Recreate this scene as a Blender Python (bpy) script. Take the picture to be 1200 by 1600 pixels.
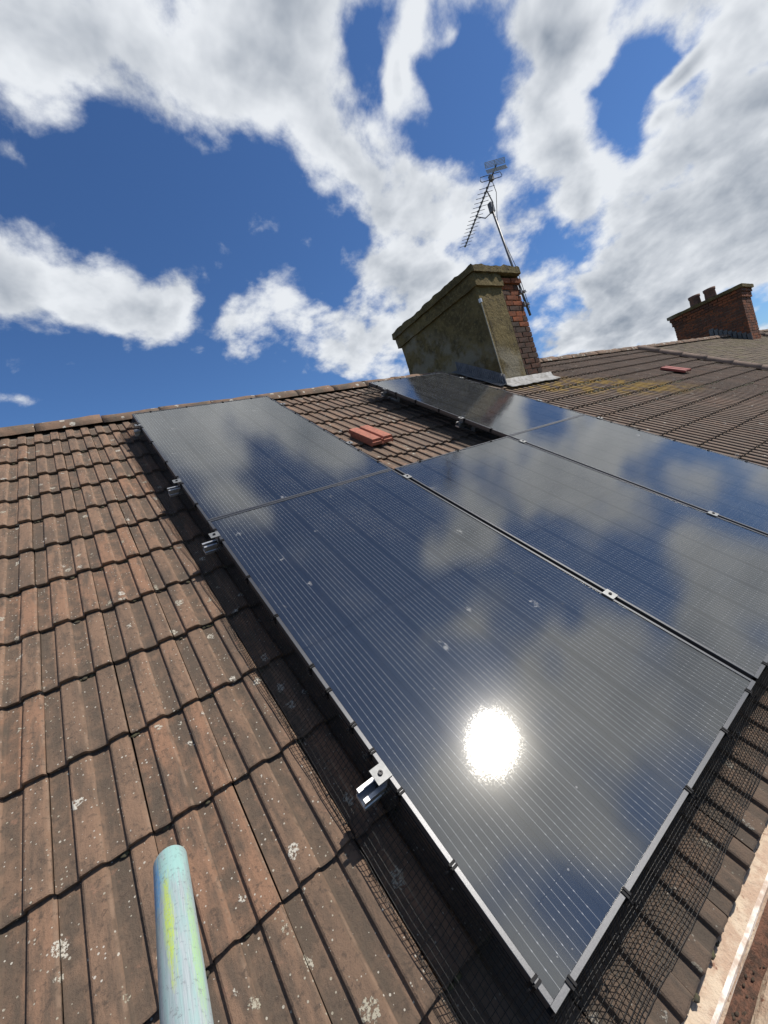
import bpy, bmesh, math, random
from mathutils import Vector, Matrix, noise
sc = bpy.context.scene
for o in list(bpy.data.objects): bpy.data.objects.remove(o)
random.seed(7)

# ------------------------------------------------------------------ camera
# roof frame: u along the ridge, v up the slope, w out of the slope; origin = lower left corner of the nearest panel
PITCH = math.radians(34)
ORG = Vector((0, 0, 5.3))
CR = Matrix(((0.794668, -0.605245, 0.046711), (-0.279024, -0.432517, -0.857365), (0.539119, 0.668287, -0.512585)))
CT = Vector((0.29568, 0.86318, 0.70182))
FPX = 637.905
ROOF = Matrix.Translation(ORG) @ Matrix.Rotation(PITCH, 4, 'X')
R3 = Matrix.Rotation(PITCH, 3, 'X')
CAMPOS = ROOF @ (-(CR.transposed() @ CT))
CAMROT = R3 @ CR.transposed()
cam_d = bpy.data.cameras.new('camera'); cam = bpy.data.objects.new('camera', cam_d)
sc.collection.objects.link(cam); sc.camera = cam
cam_d.sensor_fit = 'VERTICAL'; cam_d.sensor_height = 24; cam_d.lens = 24 * FPX / 1600
cam_d.clip_start = .02; cam_d.clip_end = 5000
cam.matrix_world = Matrix.Translation(CAMPOS) @ (CAMROT @ Matrix.Diagonal((1, -1, -1))).to_4x4()
def wray(x, y):
    return (CAMROT @ Vector(((x - 600) / FPX, (y - 800) / FPX, 1))).normalized()
def project(P):
    q = CAMROT.transposed() @ (P - CAMPOS)
    return (600 + FPX * q.x / q.z, 800 + FPX * q.y / q.z, q.z)

# ------------------------------------------------------------------ node helpers
class NT:
    def __init__(s, tree): s.t = tree; s.n = tree.nodes; s.l = tree.links
    def new(s, typ, ins=None, **kw):
        nd = s.n.new(typ)
        for k, v in kw.items(): setattr(nd, k, v)
        for k, v in (ins or {}).items(): s.set(nd.inputs[k], v)
        return nd
    def set(s, sock, v):
        if isinstance(v, bpy.types.NodeSocket): s.l.new(v, sock)
        elif isinstance(v, bpy.types.Node): s.l.new(v.outputs[0], sock)
        else:
            if sock.type == 'RGBA' and len(v) == 3: v = (*v, 1)
            sock.default_value = v
    def math(s, op, a, b=0.0, c=0.0, clamp=False):
        nd = s.new('ShaderNodeMath', {0: a, 1: b, 2: c}, operation=op); nd.use_clamp = clamp; return nd.outputs[0]
    def vec(s, op, a, b=(0, 0, 0), out=0):
        return s.new('ShaderNodeVectorMath', {0: a, 1: b}, operation=op).outputs[out]
    def dot(s, a, b): return s.vec('DOT_PRODUCT', a, b, 'Value')
    def comb(s, x, y, z=0.0): return s.new('ShaderNodeCombineXYZ', {0: x, 1: y, 2: z}).outputs[0]
    def ramp(s, v, lo, hi, a=0.0, b=1.0):
        nd = s.new('ShaderNodeMapRange', {'Value': v, 'From Min': lo, 'From Max': hi, 'To Min': a, 'To Max': b}, interpolation_type='SMOOTHSTEP')
        return nd.outputs[0]
    def mix(s, f, a, b, blend='MIX'):
        nd = s.new('ShaderNodeMix', data_type='RGBA', blend_type=blend)
        s.set(nd.inputs[0], f); s.set(nd.inputs[6], a); s.set(nd.inputs[7], b); return nd.outputs[2]
    def noise(s, vec, scale, detail=4, rough=.55, dist=0.0, out=0):
        return s.new('ShaderNodeTexNoise', {'Vector': vec, 'Scale': scale, 'Detail': detail, 'Roughness': rough, 'Distortion': dist}).outputs[out]
    def voro(s, vec, scale, rnd=1.0, out='Distance'):
        return s.new('ShaderNodeTexVoronoi', {'Vector': vec, 'Scale': scale, 'Randomness': rnd}).outputs[out]

# ------------------------------------------------------------------ sun and sky
SUN = Vector((.5016, -.2808, .8183)).normalized()
sun_d = bpy.data.lights.new('sun', 'SUN'); sun_d.energy = 5.0; sun_d.angle = math.radians(.53); sun_d.color = (1, .94, .86)
sun = bpy.data.objects.new('sun', sun_d); sc.collection.objects.link(sun)
sun.rotation_euler = SUN.to_track_quat('Z', 'Y').to_euler(); sun.location = (8, -6, 20)

world = bpy.data.worlds.new('World'); sc.world = world; world.use_nodes = True
W = NT(world.node_tree); W.n.clear()

# clouds: (pixel x, pixel y, radius along, radius across, turn in degrees, weight)
CLOUDS = [
 (90, 40, 330, 150, 8, 1.1), (150, -150, 330, 160, 0, 1.0), (420, 60, 210, 190, 50, 1.1), (520, 210, 230, 125, 50, 1.05), (615, 330, 140, 105, 60, 1.0),
 (600, 440, 260, 80, 10, .95), (480, 500, 160, 80, 25, 1.0), (370, 575, 60, 30, 60, .55), (680, 500, 150, 90, 0, .9),
 (40, 400, 220, 100, 25, 1.05), (200, 470, 200, 90, 22, 1.1), (10, 597, 90, 26, 5, .9), (60, 240, 150, 40, 25, .68), (90, 290, 130, 40, 20, .6), (200, 260, 90, 24, 60, .55),
 (880, 20, 200, 100, -10, 1.0), (850, 190, 100, 150, 0, .95), (900, 290, 170, 110, -30, .95), (1010, 290, 270, 85, -38, 1.05), (1150, 170, 140, 70, -38, 1.0),
 (1080, 400, 330, 110, -20, 1.3), (920, 500, 240, 80, -10, 1.05), (1180, 30, 90, 130, 20, 1.0), (685, 70, 70, 70, 0, .8), (1170, 300, 130, 70, -30, .8), (770, 340, 120, 110, 0, .95),
 (1220, 480, 220, 80, -5, .8), (760, 440, 190, 80, 0, .85), (1060, 60, 70, 80, 0, .5), (1050, 110, 150, 100, -40, .62), (740, 130, 90, 140, 0, .5), (590, 60, 70, 60, 0, .3), (1075, 95, 130, 26, -48, 1.1), (1010, 190, 60, 50, -30, 1.0), (655, 125, 90, 45, 60, .95), (740, 60, 50, 26, -30, .8), (200, 640, 150, 14, 10, .4)]
HOLES = [(890, 395, 50, 40, -20, .6), (830, 340, 40, 60, 0, .4), (960, 200, 50, 40, -30, .5), (325, 500, 35, 110, 20, .8), (250, 310, 180, 130, 25, 1.0), (400, 340, 70, 90, -30, .8), (90, 190, 120, 40, 20, .7), (588, 70, 45, 100, 20, 1.0), (715, 205, 42, 85, -12, .9), (1060, 120, 90, 22, -40, .3), (350, 440, 70, 60, 0, .8), (130, 610, 150, 60, 10, .8),
         (770, 120, 26, 60, 0, .5), (960, 420, 60, 25, -30, .35), (1190, 230, 70, 25, -35, .5), (560, 590, 120, 40, 0, .5)]
# clouds overhead and behind, known only from their mirror images on the panels: (pixel on the glass, same fields)
MIRROR = [(380, 790, 90, 60, 30, .9), (450, 850, 50, 35, 0, .7), (730, 830, 120, 130, 30, 1.0), (760, 950, 70, 90, 20, 1.0), (1000, 1040, 150, 120, 30, .95),
          (1120, 1060, 80, 130, 20, .85), (830, 1230, 140, 110, 0, 1.05), (880, 770, 140, 80, 20, 1.05), (720, 760, 120, 40, 0, .7), (950, 715, 80, 40, 20, .95), (1080, 765, 110, 50, 15, .85), (780, 1450, 120, 80, 45, .8), (300, 700, 120, 80, 30, .8)]
MHOLES = [(890, 395, 50, 40, -20, .6), (830, 340, 40, 60, 0, .4), (960, 200, 50, 40, -30, .5), (570, 780, 110, 50, 0, .9), (580, 930, 150, 100, 20, 1.0), (540, 1100, 130, 110, 30, 1.0), (860, 960, 45, 80, 30, .7), (1010, 880, 80, 45, 30, .8), (920, 1390, 110, 60, -30, .8), (870, 690, 60, 24, 15, .9), (1190, 800, 60, 40, 0, .8), (1040, 1200, 100, 50, -30, .7)]
def mirror_dir(x, y):
    d = R3.transposed() @ wray(x, y); d.z *= -1; return R3 @ d
def blob_axes(b, mirr):
    fn = mirror_dir if mirr else wray
    x, y, ra, rb, turn, wt = b
    a = math.radians(turn); c = fn(x, y)
    p = fn(x + ra * math.cos(a), y + ra * math.sin(a)); q = fn(x - rb * math.sin(a), y + rb * math.cos(a))
    # linear functionals that are 0 at c and 1 at the two rim points
    c_ = c; n = p.cross(q)
    Mx = Matrix((c_, p / p.dot(c), q / q.dot(c)))
    inv = Mx.inverted()
    e1 = inv @ Vector((0, 1, 0)); e2 = inv @ Vector((0, 0, 1))
    return e1, e2
grp = bpy.data.node_groups.new('cloud_density', 'ShaderNodeTree')
grp.interface.new_socket('Direction', in_out='INPUT', socket_type='NodeSocketVector')
grp.interface.new_socket('Density', in_out='OUTPUT', socket_type='NodeSocketFloat')
G = NT(grp)
gi = G.new('NodeGroupInput'); go = G.new('NodeGroupOutput')
gd = gi.outputs[0]
sep = G.new('ShaderNodeSeparateXYZ', {0: gd})
zc = G.math('ADD', G.math('MAXIMUM', sep.outputs[2], 0.0), .5)
plane = G.comb(G.math('DIVIDE', sep.outputs[0], zc), G.math('DIVIDE', sep.outputs[1], zc), 0)
warp = G.vec('SUBTRACT', G.noise(plane, 2.2, 3, .55, out=1), (.5, .5, .5))
gw = G.vec('ADD', gd, G.vec('MULTIPLY', warp, (.30, .30, .30)))
def blobs(lst, mirr):
    acc = None
    for b in lst:
        e1, e2 = blob_axes(b, mirr)
        v = G.vec('LENGTH', G.comb(G.dot(gw, e1), G.dot(gw, e2)), out='Value')
        h = G.math('MULTIPLY_ADD', v, -b[5] * .5, b[5], clamp=True)
        acc = h if acc is None else G.math('SMOOTH_MAX', acc, h, .12)
    return acc
pos = G.math('SMOOTH_MAX', blobs(CLOUDS, False), blobs(MIRROR, True), .1)
neg = G.math('MAXIMUM', blobs(HOLES, False), blobs(MHOLES, True))
# the rest of the sky: broken cloud of the same kind
far = G.ramp(G.noise(plane, 1.35, 2, .5), .42, .62, .0, .75)
infr = G.ramp(G.dot(gd, (CAMROT @ Vector((0.02, -.55, 1))).normalized()), .60, .8, 1, .12)
pos = G.math('SMOOTH_MAX', pos, G.math('MULTIPLY', far, infr), .1)
fb = G.noise(G.vec('ADD', plane, G.vec('MULTIPLY', warp, (.09, .09, .09))), 4.6, 9, .60)
fb2 = G.noise(plane, 1.7, 3, .5)
bil = G.new('ShaderNodeTexVoronoi', {'Vector': G.vec('ADD', plane, G.vec('MULTIPLY', warp, (.2, .2, .2))), 'Scale': 6.5, 'Detail': 2.0, 'Roughness': .55, 'Lacunarity': 2.3}, normalize=True).outputs['Distance']
grp.interface.new_socket('Relief', in_out='OUTPUT', socket_type='NodeSocketFloat')
shp = G.vec('ADD', plane, G.vec('MULTIPLY', warp, (.09, .09, .09)))
fs_ = G.noise(G.vec('ADD', shp, (SUN.x * .11, SUN.y * .11, 0)), 4.6, 5, .60)
d = G.math('SUBTRACT', pos, G.math('MULTIPLY', neg, .42))
d = G.math('ADD', d, G.math('MULTIPLY', G.math('SUBTRACT', fb, .5), 1.75))
d = G.math('ADD', d, G.math('MULTIPLY', G.math('SUBTRACT', fb2, .5), .35))
d = G.math('ADD', d, G.math('MULTIPLY', G.math('SUBTRACT', .34, bil), .9))
G.l.new(d, go.inputs[0]); G.l.new(G.math('SUBTRACT', fb, fs_), go.inputs[1])

tc = W.new('ShaderNodeTexCoord'); dirn = W.vec('NORMALIZE', tc.outputs['Generated'])
d1 = W.new('ShaderNodeGroup'); d1.node_tree = grp; W.l.new(dirn, d1.inputs[0])
alpha = W.ramp(d1.outputs[0], .44, .76)
thick = W.ramp(d1.outputs[0], .66, 1.22)
lit = W.math('ADD', W.math('MULTIPLY', d1.outputs[1], 2.2), .92)
lit = W.math('SUBTRACT', lit, W.math('MULTIPLY', thick, .62), clamp=True)
ccol = W.mix(lit, (.17, .215, .285), (.76, .79, .83))
sky = W.new('ShaderNodeTexSky', sky_type='NISHITA', sun_disc=False, sun_elevation=math.asin(SUN.z), sun_rotation=math.atan2(SUN.x, SUN.y),
            altitude=100, air_density=1.0, dust_density=.3, ozone_density=2.5)
SKY_STRENGTH = .1
blue = W.mix(1.0, sky.outputs[0], (.50, .72, 1.0), 'MULTIPLY')
ccol10 = W.mix(1.0, ccol, (1 / SKY_STRENGTH,) * 3, 'MULTIPLY')
W.n[-1].clamp_result = False
skyc = W.mix(alpha, blue, ccol10)
bg = W.new('ShaderNodeBackground', {'Color': skyc, 'Strength': SKY_STRENGTH})
W.l.new(bg.outputs[0], W.new('ShaderNodeOutputWorld').inputs[0])
world.cycles.sampling_method = 'MANUAL'; world.cycles.sample_map_resolution = 512

sc.view_settings.view_transform = 'Standard'; sc.view_settings.look = 'None'
sc.view_settings.gamma = 1; sc.view_settings.use_curve_mapping = False; sc.view_settings.exposure = 0.1
sc.render.engine = 'CYCLES'
sc.cycles.max_bounces = 4; sc.cycles.transparent_max_bounces = 8

# ------------------------------------------------------------------ build helpers
COL = sc.collection
WM = {}
def link(name, data, parent=None, mat=None, M=None):
    """M = world matrix; children get the matrix relative to their parent"""
    o = bpy.data.objects.new(name, data); COL.objects.link(o)
    M = M if M is not None else Matrix.Identity(4)
    WM[o.name] = M
    if parent:
        o.parent = parent; o.matrix_local = WM[parent.name].inverted() @ M
    else: o.matrix_world = M
    if mat and data and not data.materials: data.materials.append(mat)
    return o
def tag(o, label=None, cat=None, group=None, kind=None):
    if label: o['label'] = label
    if cat: o['category'] = cat
    if group: o['group'] = group
    if kind: o['kind'] = kind
    return o
def empty(name, M, **kw):
    o = link(name, None, None, None, M); o.empty_display_size = .1
    return tag(o, **kw)
def RF(u, v, w): return ROOF @ Matrix.Translation((u, v, w))
class MB:
    def __init__(s): s.v = []; s.f = []
    def add(s, vs, fs):
        b = len(s.v); s.v += [tuple(x) for x in vs]; s.f += [[i + b for i in f] for f in fs]; return s
    def box(s, x0, x1, y0, y1, z0, z1, M=None):
        vs = [Vector((x, y, z)) for z in (z0, z1) for y in (y0, y1) for x in (x0, x1)]
        if M: vs = [M @ p for p in vs]
        return s.add(vs, [(0, 2, 3, 1), (4, 5, 7, 6), (0, 1, 5, 4), (2, 6, 7, 3), (0, 4, 6, 2), (1, 3, 7, 5)])
    def tube(s, pts, r, n=8, caps=True, r2=None):
        pts = [Vector(p) for p in pts]; rings = []
        for i, p in enumerate(pts):
            t = (pts[min(i + 1, len(pts) - 1)] - pts[max(i - 1, 0)]).normalized()
            a = t.cross(Vector((.31, .2, .93))).normalized(); b = t.cross(a)
            rr = r if r2 is None else r + (r2 - r) * i / (len(pts) - 1)
            rings.append([p + (a * math.cos(2 * math.pi * k / n) + b * math.sin(2 * math.pi * k / n)) * rr for k in range(n)])
        vs = [q for rg in rings for q in rg]; fs = []
        for i in range(len(pts) - 1):
            for k in range(n):
                fs.append((i * n + k, i * n + (k + 1) % n, (i + 1) * n + (k + 1) % n, (i + 1) * n + k))
        if caps: fs += [tuple(range(n - 1, -1, -1)), tuple((len(pts) - 1) * n + k for k in range(n))]
        return s.add(vs, fs)
    def lathe(s, prof, n=24, M=None):
        vs = []; fs = []
        for r, z in prof:
            for k in range(n):
                p = Vector((r * math.cos(2 * math.pi * k / n), r * math.sin(2 * math.pi * k / n), z)); vs.append(M @ p if M else p)
        for i in range(len(prof) - 1):
            for k in range(n): fs.append((i * n + k, i * n + (k + 1) % n, (i + 1) * n + (k + 1) % n, (i + 1) * n + k))
        return s.add(vs, fs)
    def extrude(s, prof, x0, x1, nx=1, closed=True, jit=0, caps=True):
        """profile of (y, z) swept along x"""
        n = len(prof); vs = []; fs = []
        for i in range(nx + 1):
            x = x0 + (x1 - x0) * i / nx
            for (y, z) in prof:
                j = noise.noise(Vector((x * 9, y * 31, z * 31))) * jit if jit else 0
                k = noise.noise(Vector((x * 9 + 40, y * 31, z * 31))) * jit if jit else 0
                vs.append((x, y + j, z + k))
        m = n if closed else n - 1
        for i in range(nx):
            for k in range(m): fs.append((i * n + k, i * n + (k + 1) % n, (i + 1) * n + (k + 1) % n, (i + 1) * n + k))
        if closed and caps: fs += [tuple(range(n - 1, -1, -1)), tuple(nx * n + k for k in range(n))]
        return s.add(vs, fs)
    def mesh(s, name, smooth=False, fix=True):
        me = bpy.data.meshes.new(name); me.from_pydata(s.v, [], s.f)
        if fix:
            bm = bmesh.new(); bm.from_mesh(me); bmesh.ops.recalc_face_normals(bm, faces=bm.faces); bm.to_mesh(me); bm.free()
        if smooth: me.shade_smooth()
        me.update(); return me
    def build(s, name, mat, parent=None, M=None, smooth=False):
        return link(name, s.mesh(name, smooth), parent, mat, M)
def bevel_box(x0, x1, y0, y1, z0, z1, b):
    bm = bmesh.new(); m = MB().box(x0, x1, y0, y1, z0, z1)
    vs = [bm.verts.new(p) for p in m.v]
    for f in m.f: bm.faces.new([vs[i] for i in f])
    bmesh.ops.recalc_face_normals(bm, faces=bm.faces)
    bmesh.ops.bevel(bm, geom=bm.edges[:], offset=b, segments=1, affect='EDGES')
    me = bpy.data.meshes.new('box'); bm.to_mesh(me); bm.free(); return me

# ------------------------------------------------------------------ materials
def mat(name):
    m = bpy.data.materials.new(name); m.use_nodes = True; m.node_tree.nodes.clear(); T = NT(m.node_tree)
    T.out = T.new('ShaderNodeOutputMaterial'); T.m = m; return T
def finish(T, color, rough=.8, bump=None, bstr=.5, bdist=.002, metal=0.0, spec=.5):
    p = T.new('ShaderNodeBsdfPrincipled', {'Base Color': color, 'Roughness': rough, 'Metallic': metal, 'Specular IOR Level': spec})
    if bump is not None:
        b = T.new('ShaderNodeBump', {'Height': bump, 'Strength': bstr, 'Distance': bdist}); T.l.new(b.outputs[0], p.inputs['Normal'])
    T.l.new(p.outputs[0], T.out.inputs[0]); return T.m
UA, VA, WA = (R3 @ Vector(a) for a in ((1, 0, 0), (0, 1, 0), (0, 0, 1)))
def roof_coord(T):
    g = T.new('ShaderNodeNewGeometry'); p = T.vec('SUBTRACT', g.outputs['Position'], tuple(ORG))
    return T.comb(T.dot(p, UA), T.dot(p, VA), T.dot(p, WA))
COVER = .203; HP = COVER / 2; GAUGE = .3175; U0 = -.257 - 30 * HP - .0455; V0 = .145 - GAUGE; TW = -.155
def tile_mat(name, fresh=False):
    T = mat(name); P = roof_coord(T); s = T.new('ShaderNodeSeparateXYZ', {0: P})
    iu = T.math('FLOOR', T.math('DIVIDE', T.math('SUBTRACT', s.outputs[0], U0), COVER))
    iv = T.math('FLOOR', T.math('DIVIDE', T.math('SUBTRACT', s.outputs[1], V0 - .004), GAUGE))
    wn = T.new('ShaderNodeTexWhiteNoise', {'Vector': T.comb(iu, iv, 3.3)}, noise_dimensions='3D')
    rs = T.new('ShaderNodeSeparateColor', {0: wn.outputs['Color']})
    jit = T.vec('ADD', P, T.vec('SCALE', wn.outputs['Color'], out=0)); 
    T.n[-1]
    col = T.mix(rs.outputs[0], (.232, .144, .094), (.165, .109, .075))
    col = T.mix(T.ramp(rs.outputs[1], .72, .95), col, (.245, .140, .088))
    stre = T.noise(T.vec('MULTIPLY', P, (26, 5, 20)), 1, 5, .65)
    col = T.mix(T.ramp(stre, .40, .66), col, (.108, .078, .057))
    # algae and dirt lie in the pans of the profile
    ph = T.math('FRACT', T.math('DIVIDE', T.math('SUBTRACT', s.outputs[0], U0), HP))
    pan = T.math('MULTIPLY', T.ramp(ph, .40, .32), T.ramp(T.noise(P, 22, 3), .3, .6, .25, .9))
    col = T.mix(T.math('MULTIPLY', pan, .85), col, (.084, .066, .050))
    sunlit_slope = T.math('MULTIPLY', T.math('MULTIPLY', T.ramp(ph, .90, .95), T.ramp(ph, 1.0, .97)), T.ramp(T.noise(P, 30, 3), .35, .6))  # highlight painted into the colour along the sun-facing slope of each roll
    col = T.mix(T.math('MULTIPLY', sunlit_slope, .6), col, (.27, .185, .13))
    # older, greyer, more overgrown tiles further along the roof
    old = T.ramp(s.outputs[0], .6, 3.2)
    col = T.mix(T.math('MULTIPLY', old, .62), col, T.mix(rs.outputs[2], (.150, .118, .095), (.118, .096, .078)))
    blot = T.ramp(T.noise(P, 60, 3, .75), .52, .7)
    col = T.mix(T.math('MULTIPLY', blot, .7), col, (.066, .050, .039))
    rub = T.ramp(T.noise(P, 13, 4, .7), .62, .72)
    col = T.mix(T.math('MULTIPLY', rub, .55), col, (.27, .15, .10))
    # white crustose lichen: specks and patches
    Pw = T.vec('ADD', P, T.vec('MULTIPLY', T.vec('SUBTRACT', T.noise(P, 38, 4, .7, out=1), (.5, .5, .5)), (.055, .055, .02)))
    v1 = T.new('ShaderNodeTexVoronoi', {'Vector': P, 'Scale': 95.0}); r1 = T.new('ShaderNodeSeparateColor', {0: v1.outputs['Color']})
    sp = T.math('LESS_THAN', v1.outputs['Distance'], T.math('MULTIPLY', T.math('SUBTRACT', r1.outputs[0], .47), .48))
    v2 = T.new('ShaderNodeTexVoronoi', {'Vector': T.vec('MULTIPLY', Pw, (1, .8, 1)), 'Scale': 17.0}); r2 = T.new('ShaderNodeSeparateColor', {0: v2.outputs['Color']})
    rad = T.math('MULTIPLY', T.math('SUBTRACT', r2.outputs[0], .40), .46)
    pt = T.ramp(T.math('SUBTRACT', rad, v2.outputs['Distance']), 0, .02)
    pt = T.math('MULTIPLY', pt, T.ramp(T.noise(P, 150, 2, .7), .40, .55))
    lich = T.math('MAXIMUM', T.math('MULTIPLY', sp, .75), T.math('MULTIPLY', pt, .9))
    col = T.mix(lich, col, T.mix(r2.outputs[1], (.56, .53, .46), (.36, .33, .25)))
    # yellow lichen colony below the chimney and along to the right
    ye = T.ramp(T.noise(T.vec('MULTIPLY', P, (1, 1, .3)), 6.5, 5, .65), .43, .56)
    dx = T.math('DIVIDE', T.math('SUBTRACT', s.outputs[0], 5.55), 1.5); 
    ctr = T.math('SUBTRACT', T.math('MULTIPLY', s.outputs[0], -.46), -5.35)
    dy = T.math('DIVIDE', T.math('SUBTRACT', s.outputs[1], ctr), .56)
    rg = T.ramp(T.vec('LENGTH', T.comb(dx, dy), out='Value'), .5, 1.15, 1, 0)
    col = T.mix(T.math('MULTIPLY', T.math('MULTIPLY', ye, rg), .95), col, (.30, .20, .06))
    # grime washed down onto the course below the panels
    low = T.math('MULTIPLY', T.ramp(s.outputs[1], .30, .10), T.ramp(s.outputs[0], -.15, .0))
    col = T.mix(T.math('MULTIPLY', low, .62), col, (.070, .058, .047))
    bmp = T.noise(P, 120, 6, .72)
    bmp = T.math('ADD', bmp, T.math('MULTIPLY', lich, .4))
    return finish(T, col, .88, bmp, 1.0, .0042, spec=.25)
M_TILE = tile_mat('weathered_concrete_tile')
def simple(name, col, rough=.6, metal=0.0, nscale=0, col2=None, bdist=.001, bstr=.4, detail=4, spec=.5, lo=.4, hi=.62):
    T = mat(name); c = T.new('ShaderNodeTexCoord').outputs['Object']
    if nscale:
        nz = T.noise(c, nscale, detail, .62); cc = T.mix(T.ramp(nz, lo, hi), col, col2 or tuple(x * .6 for x in col))
        return finish(T, cc, rough, T.noise(c, nscale * 4, 4, .65), bstr, bdist, metal, spec)
    return finish(T, T.new('ShaderNodeRGB').outputs[0] if False else (*col, 1), rough, None, 0, 0, metal, spec)
M_RED = simple('new_red_tile', (.34, .115, .070), .8, 0, 22, (.25, .088, .055))
M_RED2 = simple('dark_red_tile', (.24, .052, .04), .75, 0, 30, (.19, .045, .036))
M_ALU = simple('mill_aluminium', (.50, .51, .52), .48, .9, 60, (.42, .43, .44), .0003)
M_CLAMP = simple('clamp_aluminium', (.20, .205, .205), .5, .5, 80, (.17, .175, .175), .0003)
M_BLACK = simple('black_plastic', (.010, .010, .011), .55, spec=.15)
M_BOLT = simple('black_bolt', (.02, .02, .022), .35, .6)
M_WIRE = simple('black_coated_wire', (.010, .010, .010), .34, spec=.22)
M_FRAME = simple('black_anodised_frame', (.105, .107, .112), .36, .7, 300, (.09, .092, .097), .0002)
M_BACK = simple('black_backsheet', (.008, .009, .012), .6, spec=0.0)
M_LEAD = simple('lead_flashing', (.125, .125, .125), .65, .05, 9, (.085, .085, .085), .004)
M_LEADB = simple('bright_lead_apron', (.24, .24, .235), .7, .05, 11, (.13, .125, .115), .006)
M_MORTAR = simple('old_mortar', (.21, .17, .13), .92, 0, 28, (.12, .10, .08), .003)
M_GALV = simple('galvanised_steel', (.33, .34, .35), .5, .7, 40, (.24, .25, .26))
M_ANT = simple('dull_antenna_metal', (.16, .165, .17), .5, .6, 25, (.10, .10, .105))
M_CABLE = simple('cable', (.05, .045, .04), .6)
M_MOSS = simple('moss', (.070, .066, .032), .95, 0, 60, (.05, .042, .03), .003)
M_DEBRIS = simple('dark_debris', (.060, .042, .028), .97, 0, 120, (.035, .026, .018), .003)
M_WALLB = simple('house_wall', (.42, .38, .32), .9, 0, 8, (.36, .32, .27), .003)
M_GROUND = simple('ground_grass', (.07, .09, .035), .95, 0, 2, (.10, .085, .05), .02)
M_DECK = simple('underlay', (.03, .028, .026), .95)
M_POT = simple('terracotta_pot', (.17, .085, .058), .85, 0, 14, (.10, .062, .048), .003)
def mk_ridge():
    T = mat('ridge_tile_clay'); P = roof_coord(T)
    c = T.mix(T.ramp(T.noise(P, 7, 5, .65), .38, .66), (.185, .118, .08), (.115, .09, .068))
    c = T.mix(T.math('MULTIPLY', T.ramp(T.noise(P, 30, 4, .7), .55, .68), .7), c, (.08, .066, .05))
    v = T.new('ShaderNodeTexVoronoi', {'Vector': T.vec('ADD', P, T.vec('MULTIPLY', T.noise(P, 50, 2, out=1), (.02, .02, .02))), 'Scale': 16.0}); r = T.new('ShaderNodeSeparateColor', {0: v.outputs['Color']})
    ring = T.ramp(T.math('SUBTRACT', T.math('MULTIPLY', T.math('SUBTRACT', r.outputs[0], .25), .6), v.outputs['Distance']), 0, .03)
    ring = T.math('MULTIPLY', ring, T.ramp(T.noise(P, 100, 3), .36, .5))
    c = T.mix(T.math('MULTIPLY', ring, .85), c, (.44, .42, .36))
    return finish(T, c, .9, T.math('ADD', T.noise(P, 200, 5, .7), T.math('MULTIPLY', T.noise(P, 40, 4), 2.)), .7, .003, spec=.25)
M_RIDGE = mk_ridge()
def mk_half():
    T = mat('half_round_clay'); P = roof_coord(T)
    c = T.mix(T.ramp(T.noise(P, 5, 5, .65), .38, .66), (.20, .145, .115), (.145, .11, .088))
    return finish(T, c, .9, T.noise(P, 60, 5, .7), .6, .004, spec=.25)
M_HALF = mk_half()
def mk_plain():
    T = mat('plain_tile_old'); P = roof_coord(T)
    wn = T.new('ShaderNodeTexWhiteNoise', {'Vector': T.vec('FLOOR', T.vec('MULTIPLY', P, (6.06, 10, 0)))}, noise_dimensions='3D')
    c = T.mix(wn.outputs[0], (.115, .088, .064), (.075, .060, .046))
    c = T.mix(T.math('MULTIPLY', T.ramp(T.noise(P, 2.5, 5, .65), .42, .62), .7), c, (.105, .090, .052))
    c = T.mix(T.math('MULTIPLY', T.ramp(T.noise(P, 20, 4, .7), .58, .68), .6), c, (.19, .155, .105))
    return finish(T, c, .92, T.noise(P, 50, 5, .7), .7, .006, spec=.2)
M_PLAIN = mk_plain()
def mk_render():
    T = mat('lichened_cement_render'); g = T.new('ShaderNodeNewGeometry'); P = g.outputs['Position']
    s = T.new('ShaderNodeSeparateXYZ', {0: P})
    c = T.mix(T.ramp(T.noise(P, 3.2, 6, .65), .36, .64), (.155, .118, .052), (.088, .068, .032))
    c = T.mix(T.math('MULTIPLY', T.ramp(T.noise(P, 24, 5, .7), .48, .66), .65), c, (.20, .162, .078))
    c = T.mix(T.math('MULTIPLY', T.ramp(T.noise(T.vec('ADD', P, (4, 4, 4)), 11, 5, .7), .52, .7), .7), c, (.045, .038, .026))
    low = T.math('SUBTRACT', s.outputs[2], T.math('ADD', ORG.z + .02, T.math('MULTIPLY', s.outputs[1], .6745)))
    cem = T.math('MULTIPLY', T.ramp(low, .42, .12), T.ramp(T.noise(P, 4, 4, .6), .40, .60))
    c = T.mix(T.math('MULTIPLY', cem, .7), c, (.22, .20, .155))
    b = T.math('ADD', T.math('MULTIPLY', T.noise(P, 14, 5, .65), 2.5), T.noise(P, 90, 5, .7))
    return finish(T, c, .93, b, .8, .012, spec=.2)
M_RENDER = mk_render()
def mk_brick(name, a, b, dark, sc_=1):
    T = mat(name); g = T.new('ShaderNodeNewGeometry'); P = g.outputs['Position']
    rnd = T.new('ShaderNodeObjectInfo').outputs['Random']
    rr = T.math('FRACT', T.math('ADD', rnd, T.math('MULTIPLY', T.new('ShaderNodeAttribute', attribute_name='rnd').outputs['Fac'], 1.0)))
    c = T.mix(T.ramp(rr, .25, .75), a, b)
    c = T.mix(T.math('MULTIPLY', T.ramp(T.noise(P, 17, 5, .7), .42, .62), .75), c, dark)
    return finish(T, c, .9, T.noise(P, 70, 5, .7), .8, .006, spec=.2)
M_BRICK = mk_brick('red_brown_brick', (.100, .048, .032), (.070, .050, .040), (.052, .040, .032))
M_BRICKO = mk_brick('spalled_orange_brick', (.27, .080, .032), (.20, .066, .030), (.13, .055, .034))
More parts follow.
